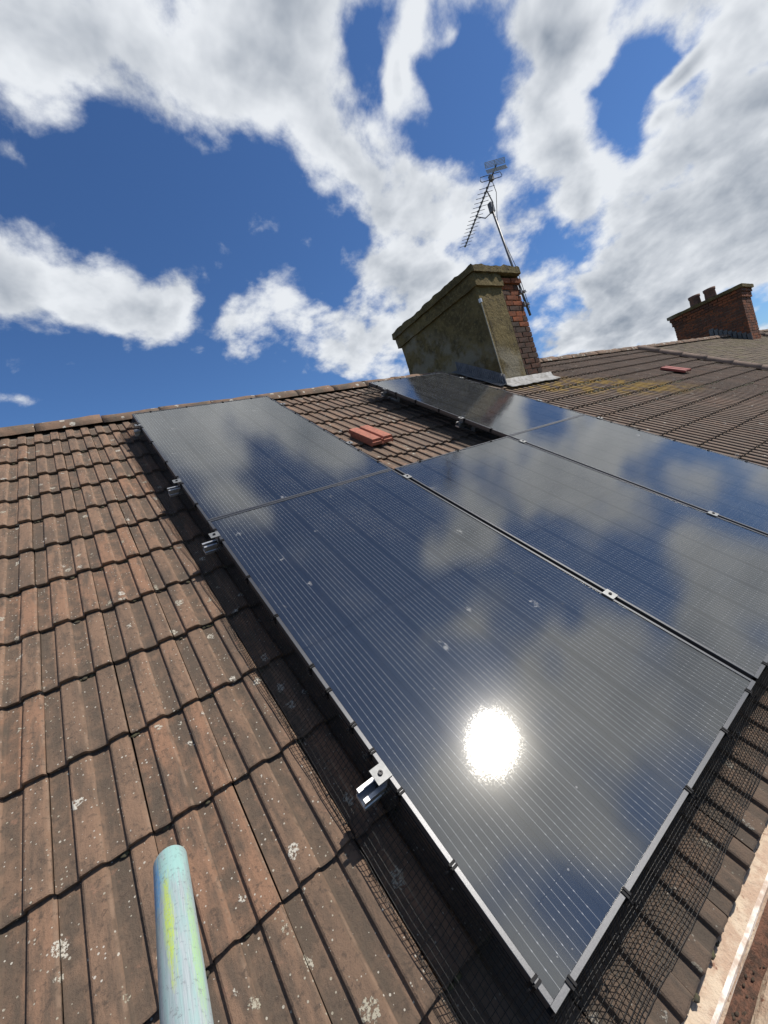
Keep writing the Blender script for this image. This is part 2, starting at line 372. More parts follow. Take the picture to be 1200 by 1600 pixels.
M_BRICK2 = mk_brick('far_chimney_brick', (.25, .085, .040), (.13, .058, .038), (.065, .042, .030))
def mk_pole():
    T = mat('painted_galvanised_tube'); c = T.new('ShaderNodeTexCoord').outputs['Object']
    s = T.new('ShaderNodeSeparateXYZ', {0: c})
    ang = T.math('ARCTAN2', s.outputs[2], s.outputs[0])       # 0 = right side, pi/2 = top
    st = T.noise(T.comb(T.math('MULTIPLY', ang, 2.2), T.math('MULTIPLY', s.outputs[1], 7)), 1.6, 6, .65)
    fine = T.noise(T.comb(T.math('MULTIPLY', ang, 14), T.math('MULTIPLY', s.outputs[1], 12)), 1.5, 6, .7)
    col = T.mix(T.ramp(fine, .35, .7), (.38, .43, .44), (.24, .28, .29))
    haze_ = T.ramp(st, .40, .62)
    col = T.mix(T.math('MULTIPLY', haze_, .6), col, (.26, .42, .40))
    def patch(a0, wa, y0, wy, seed):
        d_ = T.vec('LENGTH', T.comb(T.math('DIVIDE', T.math('SUBTRACT', ang, a0), wa), T.math('DIVIDE', T.math('SUBTRACT', s.outputs[1], y0), wy)), out='Value')
        nz = T.noise(T.vec('ADD', T.comb(T.math('MULTIPLY', ang, 6), T.math('MULTIPLY', s.outputs[1], 20)), (seed, seed, 0)), 1.4, 6, .7)
        return T.ramp(T.math('ADD', d_, T.math('MULTIPLY', T.math('SUBTRACT', nz, .5), 3.2)), 1.35, .45)
    bl = patch(2.5, .5, -.065, .055, 1.0); gr = patch(1.72, .26, -.145, .08, 5.0); gr2 = patch(.55, .28, -.20, .09, 9.0); cy = patch(1.3, .9, -.035, .05, 13.)
    col = T.mix(T.math('MULTIPLY', cy, .8), col, (.30, .52, .48))
    scr = T.ramp(T.noise(T.comb(T.math('MULTIPLY', ang, 9), T.math('MULTIPLY', s.outputs[1], 60)), 2.2, 5, .75), .38, .58, .25, 1)
    col = T.mix(T.math('MULTIPLY', bl, scr), col, (.05, .27, .55)); col = T.mix(T.math('MULTIPLY', gr, scr), col, (.44, .56, .07)); col = T.mix(T.math('MULTIPLY', gr2, T.math('MULTIPLY', scr, .75)), col, (.32, .52, .20))
    col = T.mix(T.math('MULTIPLY', T.ramp(T.noise(c, 160, 4, .7), .56, .66), .55), col, (.16, .17, .17))
    return finish(T, col, .55, T.math('ADD', fine, st), .35, .0008, .15)
M_POLE = mk_pole()
def mk_gutter():
    T = mat('peeling_cream_paint'); g = T.new('ShaderNodeNewGeometry'); P = g.outputs['Position']
    c = T.mix(T.ramp(T.noise(P, 22, 6, .65), .38, .62), (.56, .45, .33), (.44, .31, .22))
    c = T.mix(T.math('MULTIPLY', T.ramp(T.noise(T.vec('ADD', P, (3, 1, 0)), 48, 5, .7), .58, .68), .85), c, (.20, .085, .05))
    return finish(T, c, .8, T.math('ADD', T.math('MULTIPLY', T.noise(P, 30, 5), 2.), T.noise(P, 140, 4, .7)), .8, .004, spec=.3)
M_GUT = mk_gutter()
M_GUTW = simple('white_gutter_lip', (.74, .68, .60), .6, 0, 26, (.45, .34, .26), .004)
M_GUTG = simple('grey_gutter_lip', (.42, .42, .43), .5, .2, 30, (.33, .32, .32), .001)
M_SILT = simple('gutter_silt', (.15, .072, .045), .97, 0, 45, (.065, .038, .026), .006, .9, 6)
def mk_glass():
    T = mat('solar_glass'); P = roof_coord(T)
    nz = T.noise(P, 3.0, 2, .5)
    bp = T.new('ShaderNodeBump', {'Height': nz, 'Strength': .5, 'Distance': .0012})
    gm = T.new('ShaderNodeNewGeometry')          # Schlick reflectance, the same from above and from below the pane
    cs = T.math('ABSOLUTE', T.dot(bp.outputs[0], gm.outputs['Incoming']))
    fr = T.math('MULTIPLY_ADD', T.math('POWER', T.math('SUBTRACT', 1.0, cs, clamp=True), 5.0), .83, .17)
    smear = T.noise(T.vec('MULTIPLY', P, (1, .6, 1)), 5, 6, .7)
    gl = T.new('ShaderNodeBsdfGlossy', {'Color': (.98, .97, .92, 1), 'Roughness': T.math('ADD', T.ramp(smear, .35, .7, .0, .012), T.ramp(T.noise(P, 260, 3, .6), .35, .65, .085, .115)), 'Normal': bp.outputs[0]})
    gl.distribution = 'BECKMANN'
    gl2 = T.new('ShaderNodeBsdfGlossy', {'Color': (.98, .97, .92, 1), 'Roughness': .19, 'Normal': bp.outputs[0]})
    gl = T.new('ShaderNodeMixShader', {0: .03, 1: gl.outputs[0], 2: gl2.outputs[0]})
    tr = T.new('ShaderNodeBsdfTransparent', {'Color': (.96, .97, .97)})
    m1 = T.new('ShaderNodeMixShader', {0: fr, 1: tr.outputs[0], 2: gl.outputs[0]})
    # dust film, drying marks and droppings
    v = T.new('ShaderNodeTexVoronoi', {'Vector': T.vec('ADD', T.vec('MULTIPLY', P, (1, .7, 1)), T.vec('MULTIPLY', T.noise(P, 30, 3, out=1), (.06, .06, .06))), 'Scale': 9.0}); r = T.new('ShaderNodeSeparateColor', {0: v.outputs['Color']})
    spot = T.ramp(T.math('SUBTRACT', T.math('MULTIPLY', T.math('SUBTRACT', r.outputs[0], .54), .36), v.outputs['Distance']), -.01, .05)
    spot = T.math('MULTIPLY', spot, T.ramp(T.noise(P, 60, 4, .7), .42, .62))
    v3 = T.new('ShaderNodeTexVoronoi', {'Vector': P, 'Scale': 30.0}); r3 = T.new('ShaderNodeSeparateColor', {0: v3.outputs['Color']})
    dots = T.math('LESS_THAN', v3.outputs['Distance'], T.math('MULTIPLY', T.math('SUBTRACT', r3.outputs[0], .72), .32))
    film = T.math('MULTIPLY', T.ramp(smear, .46, .75), .03)
    a = T.math('ADD', T.math('MAXIMUM', T.math('MULTIPLY', spot, .34), T.math('MULTIPLY', dots, .30)), T.math('ADD', film, .012))
    df = T.new('ShaderNodeBsdfDiffuse', {'Color': (.52, .52, .50, 1)})
    m2 = T.new('ShaderNodeMixShader', {0: a, 1: m1.outputs[0], 2: df.outputs[0]})
    T.l.new(m2.outputs[0], T.out.inputs[0]); return T.m
M_GLASS = mk_glass()
CW, CH = .182, .0905
def mk_cell():
    T = mat('monocrystalline_cell'); c = T.new('ShaderNodeTexCoord').outputs['Object']; s = T.new('ShaderNodeSeparateXYZ', {0: c})
    ph = T.math('FRACT', T.math('ADD', T.math('DIVIDE', s.outputs[0], CW / 10), .5))
    ins = T.math('LESS_THAN', T.math('ABSOLUTE', s.outputs[0]), .078)
    bus = T.math('LESS_THAN', T.math('ABSOLUTE', T.math('SUBTRACT', ph, .5)), .0145)
    pad = T.math('LESS_THAN', T.math('ABSOLUTE', T.math('SUBTRACT', T.math('FRACT', T.math('DIVIDE', s.outputs[1], CH / 3)), .5)), .06)
    pad = T.math('MULTIPLY', pad, T.math('LESS_THAN', T.math('ABSOLUTE', T.math('SUBTRACT', ph, .5)), .042))
    fing = T.math('LESS_THAN', T.math('FRACT', T.math('DIVIDE', s.outputs[1], .0016)), .05)
    rnd = T.new('ShaderNodeObjectInfo').outputs['Random']
    base = T.mix(rnd, (.010, .012, .017), (.012, .015, .021))
    base = T.mix(T.math('MULTIPLY', fing, .1), base, (.06, .06, .06))
    b = T.math('MULTIPLY', T.math('MAXIMUM', bus, pad), ins)
    col = T.mix(b, base, (.40, .41, .43))
    return finish(T, col, T.math('ADD', T.math('MULTIPLY', b, -.1), .55), None, 0, 0, 0.0, spec=0.0)
M_CELL = mk_cell()

# ------------------------------------------------------------------ the setting
UL, UR, VR = U0 + 20 * COVER * 0, 9.74, 4.19          # roof extent; ridge line
RY, RZ = ORG.y + 3.65, ORG.z + 2.22
m = MB().box(-400, 400, -400, 400, -.4, 0); tag(m.build('ground', M_GROUND), kind='structure')

# ---- house under the panels
house = empty('terraced_house', Matrix.Translation((0, RY, 0)), label='terraced house whose brown tiled roof carries the solar panels', cat='house')
EY = (ROOF @ Vector((0, -.17, TW))).y
m = MB(); m.box(UL + .1, UR, EY + .32, 2 * RY - EY - .32, 0, ORG.z - .36); m.build('wall', M_WALLB, house)
# roof deck (hidden under the tiles), with its rear slope and gable
eave = ROOF @ Vector((0, -.15, TW - .05)); rid = Vector((0, RY, RZ - .1))
prof = [(eave.y, eave.z), (rid.y, rid.z), (2 * RY - eave.y, eave.z), (2 * RY - eave.y, eave.z - .10), (rid.y, rid.z - .12), (eave.y, eave.z - .10)]
roof = MB().extrude(prof, UL + .02, UR).build('roof', M_DECK, house)
m = MB(); m.extrude([(rid.y, rid.z + .07), (2 * RY - eave.y, eave.z + .07), (2 * RY - eave.y, eave.z + .03), (rid.y, rid.z + .03)], UL, UR).build('rear_slope', M_PLAIN, house)

# ---- interlocking tiles
def tile_profile():
    base = [(.0012, .0055), (.004, .0005), (.012, 0), (.030, 0), (.0425, .0004)]
    def roll(x): return [(x, .0008), (x + .0022, .0115), (x + .006, .0140), (x + .022, .0146), (x + .043, .0140), (x + .049, .0120), (x + .0575, .0025)]
    pts = base + roll(.0455) + [(.109, .0003), (.128, 0), (.143, .0004)] + roll(.147)[:-1] + [(.2008, .0066)]
    return pts
PROF = tile_profile()
TLEN, DROP = .395, .0205 / GAUGE
def tile_data(seed, ny=4, low=False):
    rng = random.Random(seed); vs = []; fs = []; pr = PROF
    if low: pr = [PROF[i] for i in (0, 2, 4, 5, 7, 9, 11, 13, 14, 15, 17, 19, 21)]
    ys = [0, .004] + [TLEN * (i + 1) / ny for i in range(ny)]
    if low: ys = [0, TLEN]
    n = len(pr); off = rng.uniform(0, 90)
    top = len(ys)
    for j, y in enumerate(ys):
        for (x, z) in pr:
            jz = noise.noise(Vector((x * 18 + off, y * 9, 1))) * .0011
            jy = noise.noise(Vector((x * 45 + off, 7, 3))) * .0035 + noise.noise(Vector((x * 160 + off, 7, 3))) * .0028
            dz = -.0022 if (j == 0 and not low) else 0
            vs.append((x + (noise.noise(Vector((off, y * 10, x))) * .0006), y + (jy if j < 2 else 0), z + jz - y * DROP + dz))
    for (x, z) in pr: vs.append((x, .0035 + noise.noise(Vector((x * 60 + off, 2, 3))) * .003, z * .9 - .0165 + noise.noise(Vector((x * 80 + off, 4, 3))) * .002))
    for j in range(top - 1):
        for i in range(n - 1): fs.append((j * n + i, j * n + i + 1, (j + 1) * n + i + 1, (j + 1) * n + i))
    b = top * n
    for i in range(n - 1): fs.append((b + i, b + i + 1, i + 1, i))
    # side walls
    L = len(vs); vs += [(pr[0][0], TLEN, -.016 - TLEN * DROP), (pr[-1][0], TLEN, -.012 - TLEN * DROP)]
    fs.append(tuple([b] + [j * n for j in range(top)] + [L])); fs.append(tuple([b + n - 1, L + 1] + [j * n + n - 1 for j in range(top - 1, -1, -1)]))
    return vs, fs
PANELS = []
PW, PH, GAP, GV = 1.134, 1.8955, .0206, .0045
def cu(i): return i * (PW + GAP)
PANELS = [(0, 0), (1, 0), (2, 0), (0, 1), (2, 1)]
def covered(u, v):
    for i, j in PANELS:
        a, b = cu(i), j * (PH + GV)
        if a + .02 < u < a + PW - .05 and b + .02 < v < b + PH - .08: return True
    return False
NU = int((UR - U0) / COVER); NV = 14
CHX0, CHX1, CHY0, CHY1 = 4.245, 5.14, ORG.y + 2.93, ORG.y + 4.64
cand = []
for j in range(NV):
    for i in range(NU):
        u, v = U0 + i * COVER, V0 + j * GAUGE
        P = ROOF @ Vector((u + COVER / 2, v + GAUGE / 2, TW)); x, y, z = project(P)
        if P.x > CHX0 and P.x + COVER < CHX1 + .1 and P.y > CHY0 + .15: continue
        vis = z > .1 and -90 < x < 1290 and 500 < y < 1720
        cor = [project(ROOF @ Vector((u + a * COVER, v + b * GAUGE, TW)))[:2] for a, b in ((0, 0), (1, 0), (1, 1), (0, 1))]
        ar = abs(sum(cor[k][0] * cor[(k + 1) % 4][1] - cor[(k + 1) % 4][0] * cor[k][1] for k in range(4))) / 2 if z > .1 else 0
        if covered(u + COVER / 2, v + GAUGE / 2): ar *= .02
        cand.append((ar if vis else 0, i, j, u, v))
cand.sort(reverse=True)
TM = []
for s in range(8):
    vs, fs = tile_data(s); me = bpy.data.meshes.new('roof_tile'); me.from_pydata(vs, [], fs); me.materials.append(M_TILE); TM.append(me)
rest = MB(); lowv = [tile_data(50 + s, low=True) for s in range(4)]
for n_, (ar, i, j, u, v) in enumerate(cand):
    rng = random.Random(i * 71 + j * 977)
    w = TW - .0146 + rng.uniform(-.0012, .0012); tw = rng.uniform(-.006, .006); du = rng.uniform(-.0008, .0008); dv = rng.uniform(-.003, .003)
    L = Matrix.Translation((u + du, v + dv, w)) @ Matrix.Rotation(tw, 4, 'Z')
    if n_ < 300: link('roof_tile', TM[rng.randrange(8)], roof, None, ROOF @ L)
    else:
        vs, fs = lowv[rng.randrange(4)]; rest.add([L @ Vector(p) for p in vs], fs)
me = bpy.data.meshes.new('far_roof_tiles'); me.from_pydata(rest.v, [], rest.f)
tag(link('far_roof_tiles', me, roof, M_TILE, ROOF), kind='stuff', label='further and half hidden brown roof tiles')

# ---- ridge tiles bedded in mortar
def ridge_mesh(seed, L):
    vs = []; fs = []; nx, na = 6, 11
    for i in range(nx + 1):
        x = L * i / nx
        for k in range(na):
            a = math.pi * (.02 + .96 * k / (na - 1)); r = .108 + noise.noise(Vector((x * 5 + seed * 9, a * 2, 0))) * .012
            vs.append((x, -math.cos(a) * r * 1.12, math.sin(a) * r * .95 - .022))
    for i in range(nx):
        for k in range(na - 1): fs.append((i * na + k, (i + 1) * na + k, (i + 1) * na + k + 1, i * na + k + 1))
    fs += [tuple(range(na)), tuple(nx * na + k for k in range(na - 1, -1, -1))]
    me = bpy.data.meshes.new('ridge_tile'); me.from_pydata(vs, [], fs); me.materials.append(M_RIDGE); me.shade_smooth(); return me
RM = [ridge_mesh(s, .448) for s in range(5)]
x = UL - .02; k = 0
while x < UR - .2:
    if not (CHX0 - .40 < x < CHX1 - .06):
        rng = random.Random(k)
        link('ridge_tile', RM[k % 5], roof, None, Matrix.Translation((x, RY + rng.uniform(-.006, .006), RZ + rng.uniform(-.004, .004))) @ Matrix.Rotation(rng.uniform(-.005, .005), 4, 'Y'))
    x += .455; k += 1
m = MB()
for (a, b) in ((UL, CHX0 + .02), (CHX1 - .02, UR)):
    m.extrude([(RY - .165, RZ - .125), (RY - .12, RZ - .055), (RY, RZ), (RY + .12, RZ - .055), (RY + .16, RZ - .13)], a, b, int((b - a) / .03), True, .026)
m.build('mortar_bed', M_MORTAR, roof)

# ---- gutter along the eaves
G0 = ROOF @ Vector((0, -.178, TW - .02))
gy, gz = G0.y, G0.z
gut = MB(); gut.extrude([(gy + .05, gz - .02), (gy + .01, gz - .022), (gy - .024, gz - .038), (gy - .028, gz - .048), (gy + .05, gz - .045)], UL, UR, 240, True, .0035)
go_ = gut.build('gutter', M_GUT, house)
gy += .010
m = MB(); m.extrude([(gy - .027, gz - .034), (gy - .035, gz - .036), (gy - .037, gz - .052), (gy - .030, gz - .052)], UL, UR, 240, True, .002); m.build('inner_lip', M_GUTW, go_)
m = MB(); m.extrude([(gy - .032, gz - .053), (gy - .045, gz - .066), (gy - .066, gz - .062), (gy - .076, gz - .058), (gy - .08, gz - .11), (gy - .03, gz - .11)], UL, UR, 420, True, .008); tag(m.build('silt', M_SILT, go_), label='brown silt lying in the gutter')
m = MB(); m.extrude([(gy - .060, gz - .072), (gy - .078, gz - .050), (gy - .106, gz - .036), (gy - .118, gz - .030), (gy - .110, gz - .115), (gy - .062, gz - .115)], UL, UR, 320, True, .004); m.build('front_wall', M_GUT, go_)
m = MB(); m.tube([(UL, gy - .122, gz - .026), (UR, gy - .122, gz - .026)], .009, 10); m.build('front_lip', M_GUTG, go_, smooth=True)
m = MB(); m.box(UL + .05, UR, gy + .07, gy + .095, gz - .22, gz - .05); m.build('fascia', M_WALLB, house)

# ---- moss and debris
def lump(m, P, r, rng, ax=None, sq=.55):
    bm = bmesh.new(); bmesh.ops.create_icosphere(bm, subdivisions=2 if r > .006 else 1, radius=1); so = rng.uniform(0, 99)
    vs = []
    for v in bm.verts:
        q = v.co * (1 + noise.noise(v.co * 1.7 + Vector((so, 0, 0))) * .55 + rng.uniform(-.12, .12)); vs.append(P + (UA * q.x * r * 1.25 + VA * q.y * r * .8 + WA * q.z * r * sq))
    fs = [[v.index for v in f.verts] for f in bm.faces]; bm.free(); m.add(vs, fs)
m = MB(); rng = random.Random(11)
for (ar, i, j, u, v) in cand[:430]:
    for _ in range(rng.choice((0, 1, 1, 2, 3, 5))):
        du = rng.choice((rng.uniform(0, COVER), rng.uniform(.002, .045), rng.uniform(.105, .146)))
        lump(m, ROOF @ Vector((u + du, v - rng.uniform(.000, .009), TW - .0305 + rng.uniform(-.002, .003))), rng.uniform(.003, .0085), rng)
for _ in range(260):
    u = rng.uniform(4.9, 8.2); v = -.46 * u + 5.35 + rng.gauss(0, .25); vv = V0 + round((v - V0) / GAUGE) * GAUGE
    lump(m, ROOF @ Vector((u, vv - rng.uniform(.0, .02), TW - .022)), rng.uniform(.008, .026), rng)
tag(m.build('moss', M_MOSS, None, smooth=True), label='moss crumbs and debris caught below the tile edges', cat='moss', kind='stuff')
m = MB()
for _ in range(260):
    x = rng.uniform(-.3, 2.0); lump(m, Vector((x, gy - .052 + rng.gauss(0, .008), gz - .064)), rng.uniform(.002, .0065), rng, sq=.45)
tag(m.build('gutter_moss', M_DEBRIS, None, smooth=True), label='dark moss cushions growing on the silt in the gutter', cat='moss', kind='stuff')

# ------------------------------------------------------------------ solar panels
FD, LIP = .035, .0115
def frame_mesh(L, axis):
    prof = [(0, -FD), (0, -.0008), (.0008, 0), (LIP - .0006, 0), (LIP, -.0006), (LIP, -.0035), (.002, -.0035), (.002, -.033), (.022, -.033), (.022, -FD)]
    m = MB(); m.extrude(prof, 0, L)
    if axis == 'v': m.v = [(y, x, z) for x, y, z in m.v]
    return m.mesh('frame_bar')
FU, FV = frame_mesh(PW, 'u'), frame_mesh(PH - 2 * LIP, 'v')
for me in (FU, FV): me.materials.append(M_FRAME)
cell_me = MB().box(-CW / 2, CW / 2, -CH / 2, CH / 2, -.0004, 0).mesh('cell'); cell_me.materials.append(M_CELL)
back_me = MB().box(.004, PW - .004, .004, PH - .004, -.0065, -.0055).mesh('backsheet'); back_me.materials.append(M_BACK)
glass_me = MB().add([(LIP - .003, LIP - .003, -.0022), (PW - LIP + .003, LIP - .003, -.0022), (PW - LIP + .003, PH - LIP + .003, -.0022), (LIP - .003, PH - LIP + .003, -.0022)], [(0, 1, 2, 3)]).mesh('glass_pane', fix=False)
glass_me.materials.append(M_GLASS)
box_me = MB().box(PW / 2 - .06, PW / 2 + .06, PH / 2 - .03, PH / 2 + .03, -.028, -.0067).mesh('junction_box'); box_me.materials.append(M_BLACK)
PLABEL = ['large black solar panel in front with the sun glaring in it', 'black solar panel in the middle of the lower row', 'rightmost black solar panel of the lower row, beside the bare tiles',
          'grey reflecting solar panel at upper left, above the sun glare panel', 'dark solar panel below the near chimney mirroring it']
for n_, (i, j) in enumerate(PANELS):
    rng = random.Random(n_); Mx = RF(cu(i), j * (PH + GV), 0)
    p = empty('solar_panel', Mx, label=PLABEL[n_], cat='solar panel', group='solar panels on the roof')
    link('frame_bar', FU, p, None, Mx)
    link('frame_bar', FU, p, None, Mx @ Matrix.Translation((PW, PH, 0)) @ Matrix.Rotation(math.pi, 4, 'Z'))
    link('frame_bar', FV, p, None, Mx @ Matrix.Translation((0, LIP, 0)))
    link('frame_bar', FV, p, None, Mx @ Matrix.Translation((PW, PH - LIP, 0)) @ Matrix.Rotation(math.pi, 4, 'Z'))
    bs = link('backsheet', back_me, p, None, Mx); link('junction_box', box_me, p, None, Mx)
    link('glass_pane', glass_me, p, None, Mx)
    gx, gy2 = .0026, .0030; mx = (PW - 6 * CW - 5 * gx) / 2; mid = .010; my = (PH - 20 * CH - 18 * gy2 - mid) / 2
    for a in range(6):
        for b in range(20):
            cx = mx + CW / 2 + a * (CW + gx); cy = my + CH / 2 + b * (CH + gy2) + (mid - gy2 if b >= 10 else 0)
            link('cell', cell_me, bs, None, Mx @ Matrix.Translation((cx, cy, -.0049)))

# ---- rails and clamps
def channel(L):
    h, w_, t = .040, .040, .0035
    prof = [(-w_ / 2, -h), (-w_ / 2, -.028), (-w_ / 2 + .003, -.026), (-w_ / 2 + .003, -.018), (-w_ / 2, -.016), (-w_ / 2, 0), (-w_ / 2 + .011, 0), (-w_ / 2 + .011, -t), (-w_ / 2 + t, -t), (-w_ / 2 + t, -h + .010),
            (w_ / 2 - t, -h + .010), (w_ / 2 - t, -t), (w_ / 2 - .011, -t), (w_ / 2 - .011, 0), (w_ / 2, 0), (w_ / 2, -.016), (w_ / 2 - .003, -.018), (w_ / 2 - .003, -.026), (w_ / 2, -.028), (w_ / 2, -h)]
    return MB().extrude(prof, 0, L).mesh('rail')
end_me = MB().box(-.032, .010, -.021, .021, .0006, .0038).box(-.006, -.0008, -.021, .021, -FD, .0006).mesh('clamp'); end_me.materials.append(M_CLAMP)
mid_me = MB().box(-.021, .021, -.023, .023, .0006, .0040).box(-.006, .006, -.02, .02, -FD, .0006).mesh('clamp'); mid_me.materials.append(M_CLAMP)
bolt_me = MB().lathe([(0, .0062), (.0028, .0062), (.0032, .0085), (.0058, .0085), (.0066, .0075), (.0066, .0036)], 14).mesh('bolt'); bolt_me.materials.append(M_BOLT)
hook_me = MB().box(-.018, .018, -.012, .03, TW - .004 + .155 - .155, -FD - .040).box(-.018, .018, -.012, .20, TW - .02, TW - .002).mesh('roof_hook'); hook_me.materials.append(M_GALV)
RAILS = [(.488, -.070, 3 * PW + 2 * GAP + .04, 'lower aluminium rail under the row of three panels, end showing by the glare panel', [0, 1, 2, 3]),
         (1.756, -.068, 3 * PW + 2 * GAP + .04, 'upper aluminium rail under the row of three panels', [0, 1, 2, 3]),
         (2.401, -.066, PW + .04, 'lower aluminium rail under the upper left panel', [0, 1]), (3.488, -.046, PW + .04, 'upper aluminium rail under the upper left panel, near the ridge', [0, 1]),
         (2.401, cu(2) - .045, cu(2) + PW + .035, 'lower aluminium rail under the panel below the chimney', [2, 3]), (3.488, cu(2) - .045, cu(2) + PW + .035, 'upper aluminium rail under the panel below the chimney', [2, 3])]
for (v, a, b, lab, cl) in RAILS:
    Mx = RF(a, v, -FD - .0006); me = channel(b - a); r = link('mounting_rail', me, None, M_ALU, Mx)
    tag(r, label=lab, cat='rail', group='mounting rails')
    for c in cl:
        edge_l = (c == cl[0]); edge_r = (c == cl[-1])
        u = cu(c) if edge_l else (cu(c - 1) + PW if edge_r else cu(c) - GAP / 2)
        Mc = RF(u, v, 0)
        if edge_r: Mc = Mc @ Matrix.Rotation(math.pi, 4, 'Z')
        o = link('clamp', end_me if (edge_l or edge_r) else mid_me, r, None, Mc)
        link('bolt', bolt_me, o, None, Mc @ Matrix.Translation((-.012 if (edge_l or edge_r) else 0, 0, 0)))
    n_h = max(2, int((b - a) / .8)); 
    for q in range(n_h): link('roof_hook', hook_me, r, None, RF(a + .25 + (b - a - .5) * q / (n_h - 1), v, 0))

# ---- bird mesh skirts with clips
clip_m = MB(); clip_m.box(-.0065, -.0015, -.004, .0125, -.012, .0030).box(.0015, .0065, -.004, .0125, -.012, .0030).box(-.0065, .0065, -.004, -.0015, -.030, -.004)
clip_m.tube([(.0, -.004, -.010), (.0, -.012, -.013), (.0, -.0165, -.010), (0, -.017, -.004), (0, -.013, .000)], .0022, 6)
clip_me = clip_m.mesh('clip'); clip_me.materials.append(M_BLACK)
def skirt(A, B, out, clips, label, spread=.15, seed=0, flip=1, pitch=.0132, touch=True):
    """A, B = corners on the panel edge (u, v); out = unit direction away from the panel"""
    rng = random.Random(seed); A = Vector((*A, 0)); B = Vector((*B, 0)); out = Vector((*out, 0)); L = (B - A).length; t = (B - A) / L
    prof = [(.001, -.026), (.010, -.045), (.028, -.072), (.055, -.100), (.088, -.124), (.120, -.140), (spread, -.1465)]
    prof = [(x * spread / .15, z) for x, z in prof]
    def P(s, q):
        # q = 0..1 down the skirt
        x = q * (len(prof) - 1); i = min(int(x), len(prof) - 2); f_ = x - i
        o = prof[i][0] * (1 - f_) + prof[i + 1][0] * f_; z = prof[i][1] * (1 - f_) + prof[i + 1][1] * f_
        k = noise.noise(Vector((s * 3.1, q * 2, seed))) * .016 * q + noise.noise(Vector((s * 14, q * 5, seed))) * .004 * q
        return A + t * (s + noise.noise(Vector((s * 5, q * 4, seed + 7))) * .005) + out * (o + k) + Vector((0, 0, z + abs(k) * .3))
    m = MB(); nrow = 15; n = int(L / pitch)
    for i in range(n + 1):
        s = L * i / n; m.tube([P(s, q / 7) for q in range(8)], .0008, 5, False)
    step = .05; ns = int(L / step)
    for rw in range(nrow + 1): m.tube([P(L * i / ns, rw / nrow) for i in range(ns + 1)], .0008, 5, False)
    o = m.build('bird_mesh', M_WIRE, None, ROOF, True); tag(o, label=label, cat='wire mesh', group='bird mesh skirts')
    ang = math.atan2(-out.x, out.y) + math.pi
    for s in clips:
        q = A + t * s; link('clip', clip_me, o, None, ROOF @ Matrix.Translation(q) @ Matrix.Rotation(ang + rng.uniform(-.06, .06), 4, 'Z'))
TOPV = 2 * PH + GV; RU = 3 * PW + 2 * GAP
def even(L, st, seed): 
    r = random.Random(seed); n = int(L / st); return [L * (i + .5) / n + r.uniform(-.02, .02) for i in range(n)]
skirt((0, 0), (0, TOPV), (-1, 0), [.044, .25, .427, .545, .634, .766, .87, 1.133, 1.393, 1.698, 1.80, 2.088, 2.36, 2.46, 2.707, 3.099, 3.43, 3.53], 'black wire mesh along the left edge of the panels', .132, 1)
skirt((0, 0), (RU, 0), (0, -1), [.054, .261, .592, .853, 1.071] + [1.25 + .24 * i for i in range(9)], 'black wire mesh between the lower panel edge and the gutter', .135, 2)
skirt((cu(2), TOPV), (cu(2), PH + GV), (-1, 0), even(PH, .28, 3), 'black wire mesh under the left edge of the chimney-side panel', .14, 3)
skirt((PW, PH + .03), (PW, TOPV), (1, 0), even(PH - .03, .22, 4), 'black wire mesh under the right edge of the upper left panel', .10, 4)
skirt((PW + .05, PH), (cu(2) - .04, PH), (0, 1), even(PW - .07, .28, 5), 'black wire mesh under the upper edge of the middle panel', .10, 5)
skirt((RU, 0), (RU, TOPV), (1, 0), even(TOPV, .24, 6), 'black wire mesh along the right edge of the panels', .11, 6)
skirt((0, TOPV), (PW, TOPV), (0, 1), even(PW, .28, 7), 'black wire mesh along the top of the upper left panel', .10, 7)
skirt((cu(2), TOPV), (RU, TOPV), (0, 1), even(PW, .28, 8), 'black wire mesh along the top of the chimney-side panel', .10, 8)

# ------------------------------------------------------------------ loose spare tiles
def loose_tile(name, M_, label, material, group=None):
    pr = [(0, 0), (.002, .016), (.006, .018), (.088, .018), (.094, .015), (.100, .002), (.116, .002), (.121, .017), (.126, .020), (.205, .020), (.212, .016), (.214, 0)]; th = .017
    vs = []
    for y in (0, .37):
        for (x, z) in pr: vs.append((x, y, z))
        for (x, z) in reversed(pr): vs.append((x, y, z * .5 - th))
    n = 2 * len(pr); fs = [(k, (k + 1) % n, n + (k + 1) % n, n + k) for k in range(n)] + [tuple(range(n - 1, -1, -1)), tuple(range(n, 2 * n))]
    m = MB().add(vs, fs); o = m.build(name, material, None, M_); tag(o, label=label, cat='tile', group=group); return o
for k, lab in enumerate(('terracotta tile lying underneath in the loose pair between the panels', 'terracotta tile lying on top in the loose pair between the panels')):
    loose_tile('loose_tile', RF(1.472 + .006 * k, 2.56 + .014 * k, TW + .0185 + k * .0215) @ Matrix.Rotation(.02 + .045 * k, 4, 'Z') @ Matrix.Rotation(-.03, 4, 'X') @ Matrix.Scale(.86, 4, (0, 1, 0)), lab, M_RED, 'spare red tiles')
loose_tile('loose_tile', RF(7.70, 2.53, TW + .03) @ Matrix.Rotation(.05, 4, 'Z') @ Matrix.Rotation(-.05, 4, 'X') @ Matrix.Scale(1.3, 4, (1, 0, 0)), 'single dark red loose tile lying on the far roof near the half-round clay line', M_RED2, 'spare red tiles')

